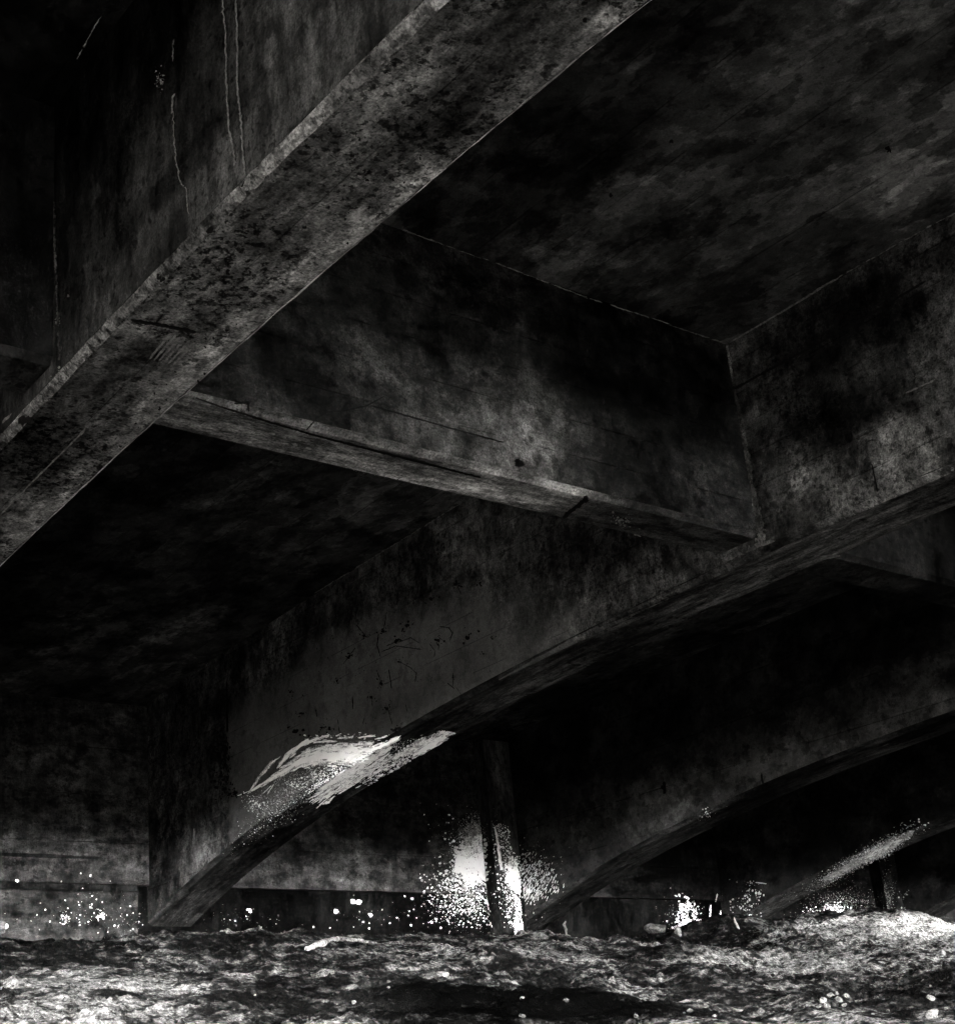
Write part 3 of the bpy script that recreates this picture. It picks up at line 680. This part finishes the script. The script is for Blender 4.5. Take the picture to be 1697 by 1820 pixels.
# --- lime streaks running down, pale scars and mortar seams
LIME = {}
def drip(pts, w, dens=1.2, jit=1.6):
    P = []
    for k in range(len(pts)-1):
        for q in range(8):
            f_ = q/8; P.append((pts[k][0]+(pts[k+1][0]-pts[k][0])*f_+gauss(0, jit*.5), pts[k][1]+(pts[k+1][1]-pts[k][1])*f_))
    P.append(pts[-1])
    stroke(P, [w*random.uniform(.7, 1.3) for _ in P], dens, (5, 10), (w/18, w/12), spread=.2, store=LIME, lim=[G[1]])
drip([(398, -5), (399, 20), (404, 60), (404, 115), (406, 180), (410, 232), (417, 262), (419, 292)], 2.5, 1.5, 1)
drip([(421, -5), (422, 20), (424, 70), (424, 150), (429, 200), (432, 230), (434, 270), (438, 312)], 2.6, 1.6, 1)
drip([(311, 70), (309, 110)], 1.4, .6); drip([(311, 168), (308, 200)], 2.6, 1.5); drip([(309, 200), (313, 250), (316, 290), (325, 328), (333, 335), (338, 380)], 1.5, .8)
stroke([(180, 25), (160, 60), (135, 105)], [2, 2, 2], .5, (4, 10), (.1, .2), store=LIME)
cloud((287, 142), (4, 7), 0, 60, (1, 4), store=LIME)
flush(LIME, 'lime_streak', M['lime'])
SC = {}
stroke([(1460, 989), (1486, 987)], [5, 5], 4, (6, 12), (.25, .4), store=SC)
spot(1693, 832, 7, 1, SC); spot(126, 527, 5, .6, SC)
for k in range(6):
    a = (268+k*8.5, 606+k*3.2); stroke([(a[0], a[1]+26-k), (a[0]+34, a[1]-14)], [1.5, 3], 2.4, (5, 11), (.18, .3), store=SC)
cloud((394, 394), (8, 5), -.5, 90, (1, 7), store=SC); cloud((450, 315), (7, 5), 0, 70, (1, 6), store=SC); cloud((114, 663), (7, 5), 0, 90, (1, 7), store=SC); cloud((103, 574), (3, 3), 0, 25, (1, 4), store=SC)
stroke([(196, 586), (182, 600), (172, 612)], [6, 9, 6], 3, (3, 9), (.3, .5), store=SC)
stroke([(8, 750), (22, 736)], [2.5, 2], 2, (4, 9), (.2, .3), store=SC); stroke([(0, 914), (60, 852), (139, 774), (150, 762)], [2, 1.8, 2, 3], 1.2, (6, 14), (.1, .16), store=SC)
stroke([(345, 1498), (346, 1475)], [2.5, 1.5], 2, (4, 8), (.25, .4), store=SC)
stroke([(560, 1053), (690, 973), (828, 890)], [1.6, 1.6, 1.6], .35, (5, 12), (.1, .2), store=SC)
stroke([(717, 407), (850, 456), (1040, 529), (1288, 608)], [1.5, 1.5, 1.8, 1.5], .28, (5, 14), (.1, .18), store=SC)
stroke([(1480, 497), (1600, 428), (1695, 381)], [2, 1.5, 1.5], .22, (5, 14), (.1, .18), store=SC)
stroke([(1302, 606), (1380, 560), (1459, 509), (1480, 497)], [2, 3, 4, 2], 1.4, (5, 12), (.15, .25), store=SC)
stroke([(1614, 698), (1660, 676)], [2, 2], 1.2, (5, 10), (.15, .25), store=SC)
for u, v_ in [(475, 742), (470, 770), (500, 774), (520, 788), (545, 795), (455, 767), (480, 768), (590, 800), (1100, 922), (1130, 950)]: stroke([(u, v_), (u+7, v_+1)], [3, 3], 2, (3, 7), (.3, .5), store=SC)
cloud((650, 832), (26, 4), .25, 240, (1, 5), (.3, .5), da=.2, store=SC); cloud((1105, 925), (10, 5), .3, 70, (1, 5), store=SC)
flush(SC, 'scar', M['plaster'])
MS = {}
def seam(pts, ws, dens):
    stroke(pts, ws, dens, (3, 9), (.3, .6), store=MS)
seam([(1293, 614), (1303, 682), (1318, 745)], [4, 4, 7], 1.6); seam([(1318, 745), (1327, 800), (1338, 870)], [8, 8, 6], 3.2); seam([(1338, 870), (1350, 930), (1354, 965)], [8, 13, 14], 4.5)
seam([(1290, 994), (1315, 984), (1350, 968), (1380, 962)], [9, 10, 8, 3], 3)
seam([(98, 360), (99, 430), (104, 540), (108, 640)], [3, 3, 3, 4], .7)
flush(MS, 'mortar_seam', M['mortar'])

# ---------------------------------------------------------------- loose things on the slope
def rock(name, loc, s, mat, label, cat='rock', group=None, seed=0, flat=.7):
    bm = bmesh.new(); bmesh.ops.create_icosphere(bm, subdivisions=3, radius=1)
    rr = random.Random(seed); pl = [(Vector((rr.uniform(-1, 1), rr.uniform(-1, 1), rr.uniform(-1, 1))).normalized(), rr.uniform(.45, .85)) for _ in range(11)]
    for v_ in bm.verts:
        for n_, d_ in pl:
            k = v_.co.dot(n_)-d_
            if k > 0: v_.co -= n_*k
        v_.co *= 1+rr.uniform(-.03, .03)
    for v_ in bm.verts: v_.co = Vector((v_.co.x*s, v_.co.y*s*.85, (v_.co.z+.25)*s*flat))
    bmesh.ops.rotate(bm, verts=bm.verts, cent=(0, 0, 0), matrix=Matrix.Rotation(rr.uniform(0, 6), 3, 'Z'))
    me = bpy.data.meshes.new(name); bm.to_mesh(me); bm.free(); me.materials.append(mat)
    o = bpy.data.objects.new(name, me); COL.objects.link(o); o.location = loc
    tag(o, label, cat, group); return o
sd = 1
def stones(lst, mat, name, label, group):
    global sd
    for u, v_, s in lst:
        sd += 1
        rock(name, gpt(u, v_), s/F*8.2*.5, mat, label, 'stone', group, sd)
stones([(1462, 1782, 22), (1478, 1772, 20), (1490, 1779, 20), (1470, 1790, 18), (1505, 1772, 16), (1488, 1768, 14), (1500, 1788, 13), (1455, 1792, 12)], M['stone'], 'stone', 'pale stone in the small heap low on the right of the dirt slope', 'stones of the heap on the right')
rock('stone', gpt(1207, 1662), .045, M['stone'], 'pale pointed stone standing on the crest below the white blotches', 'stone', None, 301, 1.2)
rock('boulder', gpt(1165, 1658), .14, M['stone_grey'], 'broad pale boulder half buried on the crest left of the white blotches', 'boulder', None, 302, .5)
rock('boulder', gpt(960, 1666), .10, M['stone_grey'], 'low flat stone on the crest at the foot of the splashed pilaster', 'boulder', None, 303, .35)
rock('stone', gpt(1672, 1700), .06, M['stone'], 'pale rounded stone on the right flank of the mound', 'stone', None, 304, .7)
rock('stone', gpt(1652, 1776), .035, M['stone'], 'small white stone low in the dark dirt at far right', 'stone', None, 305, .8)
rock('stone', gpt(1655, 1806), .05, M['stone'], 'pale stone at the bottom right corner of the slope', 'stone', None, 306, .7)
rock('stone', gpt(785, 1735), .05, M['stone'], 'pale stone at the edge of the dark hollow mid slope', 'stone', None, 307, .5)
rock('stone', gpt(3, 1652), .05, M['stone'], 'white stone on the gutter edge at far left', 'stone', None, 308, .8)
pl = []
for q in range(40):
    u = random.uniform(20, 1690); v_ = 1672+148*random.random()**.8
    pl.append((u, v_, random.uniform(4, 13)*(.7+.5*(v_-1670)/150)))
stones(pl, M['stone_grey'], 'pebble', 'small pale clod scattered loose on the dirt slope', 'loose clods on the dirt slope')

def tube(P, rad, n=10):
    v = []; f = []
    for k, p in enumerate(P):
        a = P[min(k+1, len(P)-1)]-P[max(k-1, 0)]; a.normalize()
        s = a.cross(Vector((0, 0, 1))).normalized(); u_ = s.cross(a)
        for q in range(n):
            th = 2*math.pi*q/n; rr = rad[k]*random.uniform(.85, 1.15)
            v.append(p+s*math.cos(th)*rr+u_*math.sin(th)*rr)
    for k in range(len(P)-1):
        for q in range(n): f.append((k*n+q, k*n+(q+1) % n, (k+1)*n+(q+1) % n, (k+1)*n+q))
    f.append(tuple(range(n-1, -1, -1))); f.append(tuple(range((len(P)-1)*n, len(P)*n)))
    return v, f
def branch(name, px, rad, mat, label, lift=.6, sub=6, cat='branch'):
    A = [gpt(*p) for p in px]; P = []; RR = []
    for k in range(len(A)-1):
        for q in range(sub):
            P.append(A[k].lerp(A[k+1], q/sub)); RR.append(rad[k]+(rad[k+1]-rad[k])*q/sub)
    P.append(A[-1]); RR.append(rad[-1])
    P = [p+Vector((random.uniform(-.004, .004), 0, r_*lift+random.uniform(-.003, .003))) for p, r_ in zip(P, RR)]
    v_, f_ = tube(P, RR)
    o = link(name, v_, f_, mat, None, None, True); return tag(o, label, cat)
branch('branch', [(545, 1690), (575, 1680), (600, 1672), (640, 1675), (668, 1678)], [.016, .022, .018, .015, .008], M['bark'], 'bleached branch lying on the crest of the dirt slope')
def stake(name, u, v_, pts, rad, mat, label):
    b = gpt(u, v_); P = [b+Vector(p) for p in pts]; vv, ff = tube(P, rad, 8)
    return tag(link(name, vv, ff, mat, None, None, True), label, 'twig')
stake('twig', 1006, 1662, [(0, 0, -.03), (.004, 0, .04), (-.003, .01, .08), (.02, .01, .105)], [.012, .012, .011, .006], M['twig'], 'short dead twig standing on the crest right of the pilaster')
stake('twig', 1311, 1652, [(.02, 0, -.03), (0, 0, .03), (-.01, .01, .07), (-.012, .01, .10)], [.01, .012, .01, .005], M['bark'], 'pale curved twig standing on the crest beside the white blotches')

# fine grit spread over the slope
N = 46000
u = rng.uniform(2.2, 13.8, N); y = 5.5+3.4*rng.random(N)
z = ground_z(u, y); s = .0028+.015*rng.random(N)**5
dens = fbm(u*1.6, y*2.2, 4, 91)
keep = dens > -.12
u, y, z, s = u[keep], y[keep], z[keep], s[keep]; N = len(u)
base = np.array([[1, 0, 0], [-.5, .87, 0], [-.5, -.87, 0], [.1, .1, 1.0], [.7, .7, .4]])
j = rng.uniform(.6, 1.4, (N, 5, 3)); th = rng.uniform(0, 6.28, N); c_, s_ = np.cos(th), np.sin(th)
pts = base[None]*j; px_ = pts[..., 0]*c_[:, None]-pts[..., 1]*s_[:, None]; py_ = pts[..., 0]*s_[:, None]+pts[..., 1]*c_[:, None]
pts = np.stack([px_, py_, pts[..., 2]], -1)*s[:, None, None]+np.stack([u, y, z-s*.2], -1)[:, None]
tri = np.array([[0, 4, 3], [4, 1, 3], [1, 2, 3], [2, 0, 3], [0, 1, 4]])
fc = (np.arange(N)[:, None, None]*5+tri[None]).reshape(-1, 3).astype(np.int32)
me = bpy.data.meshes.new('gravel'); me.vertices.add(N*5); me.vertices.foreach_set('co', pts.astype(np.float32).ravel())
me.loops.add(fc.size); me.loops.foreach_set('vertex_index', fc.ravel()); me.polygons.add(len(fc)); me.polygons.foreach_set('loop_start', np.arange(len(fc), dtype=np.int32)*3)
me.update(); me.validate(); me.materials.append(M['earth'])
gr = bpy.data.objects.new('gravel', me); COL.objects.link(gr); tag(gr, 'fine loose grit over the dirt slope', None, None, 'stuff')

# ---------------------------------------------------------------- light
w = bpy.data.worlds.new('World'); sc.world = w; w.use_nodes = True
nt = w.node_tree; bg = nt.nodes['Background']
SUN_EL, SUN_AZ = R(32), R(205)          # azimuth of the sun, clockwise from +y
sky = nt.nodes.new('ShaderNodeTexSky'); sky.sky_type = 'NISHITA'; sky.sun_disc = False
sky.sun_elevation = SUN_EL; sky.sun_rotation = SUN_AZ
bw = nt.nodes.new('ShaderNodeRGBToBW')
nt.links.new(sky.outputs[0], bw.inputs[0]); nt.links.new(bw.outputs[0], bg.inputs['Color'])
bg.inputs['Strength'].default_value = .15
sd_ = bpy.data.lights.new('sun', 'SUN'); sd_.energy = 5.0; sd_.angle = R(.5); sd_.color = (1, .98, .95)
sun = bpy.data.objects.new('sun', sd_); COL.objects.link(sun)
to_sun = Vector((math.sin(SUN_AZ)*math.cos(SUN_EL), math.cos(SUN_AZ)*math.cos(SUN_EL), math.sin(SUN_EL)))
sun.rotation_euler = to_sun.to_track_quat('Z', 'Y').to_euler()
sun.location = to_sun*60

sc.view_settings.view_transform = 'Standard'; sc.view_settings.look = 'None'
sc.view_settings.exposure = 7.6; sc.view_settings.gamma = 1.0
sc.render.engine = 'CYCLES'
sc.cycles.max_bounces = 10; sc.cycles.diffuse_bounces = 6
sc.cycles.use_denoising = True
sc.cycles.denoiser = 'OPENIMAGEDENOISE'
sc.cycles.denoising_prefilter = 'NONE'
sc.render.film_transparent = False
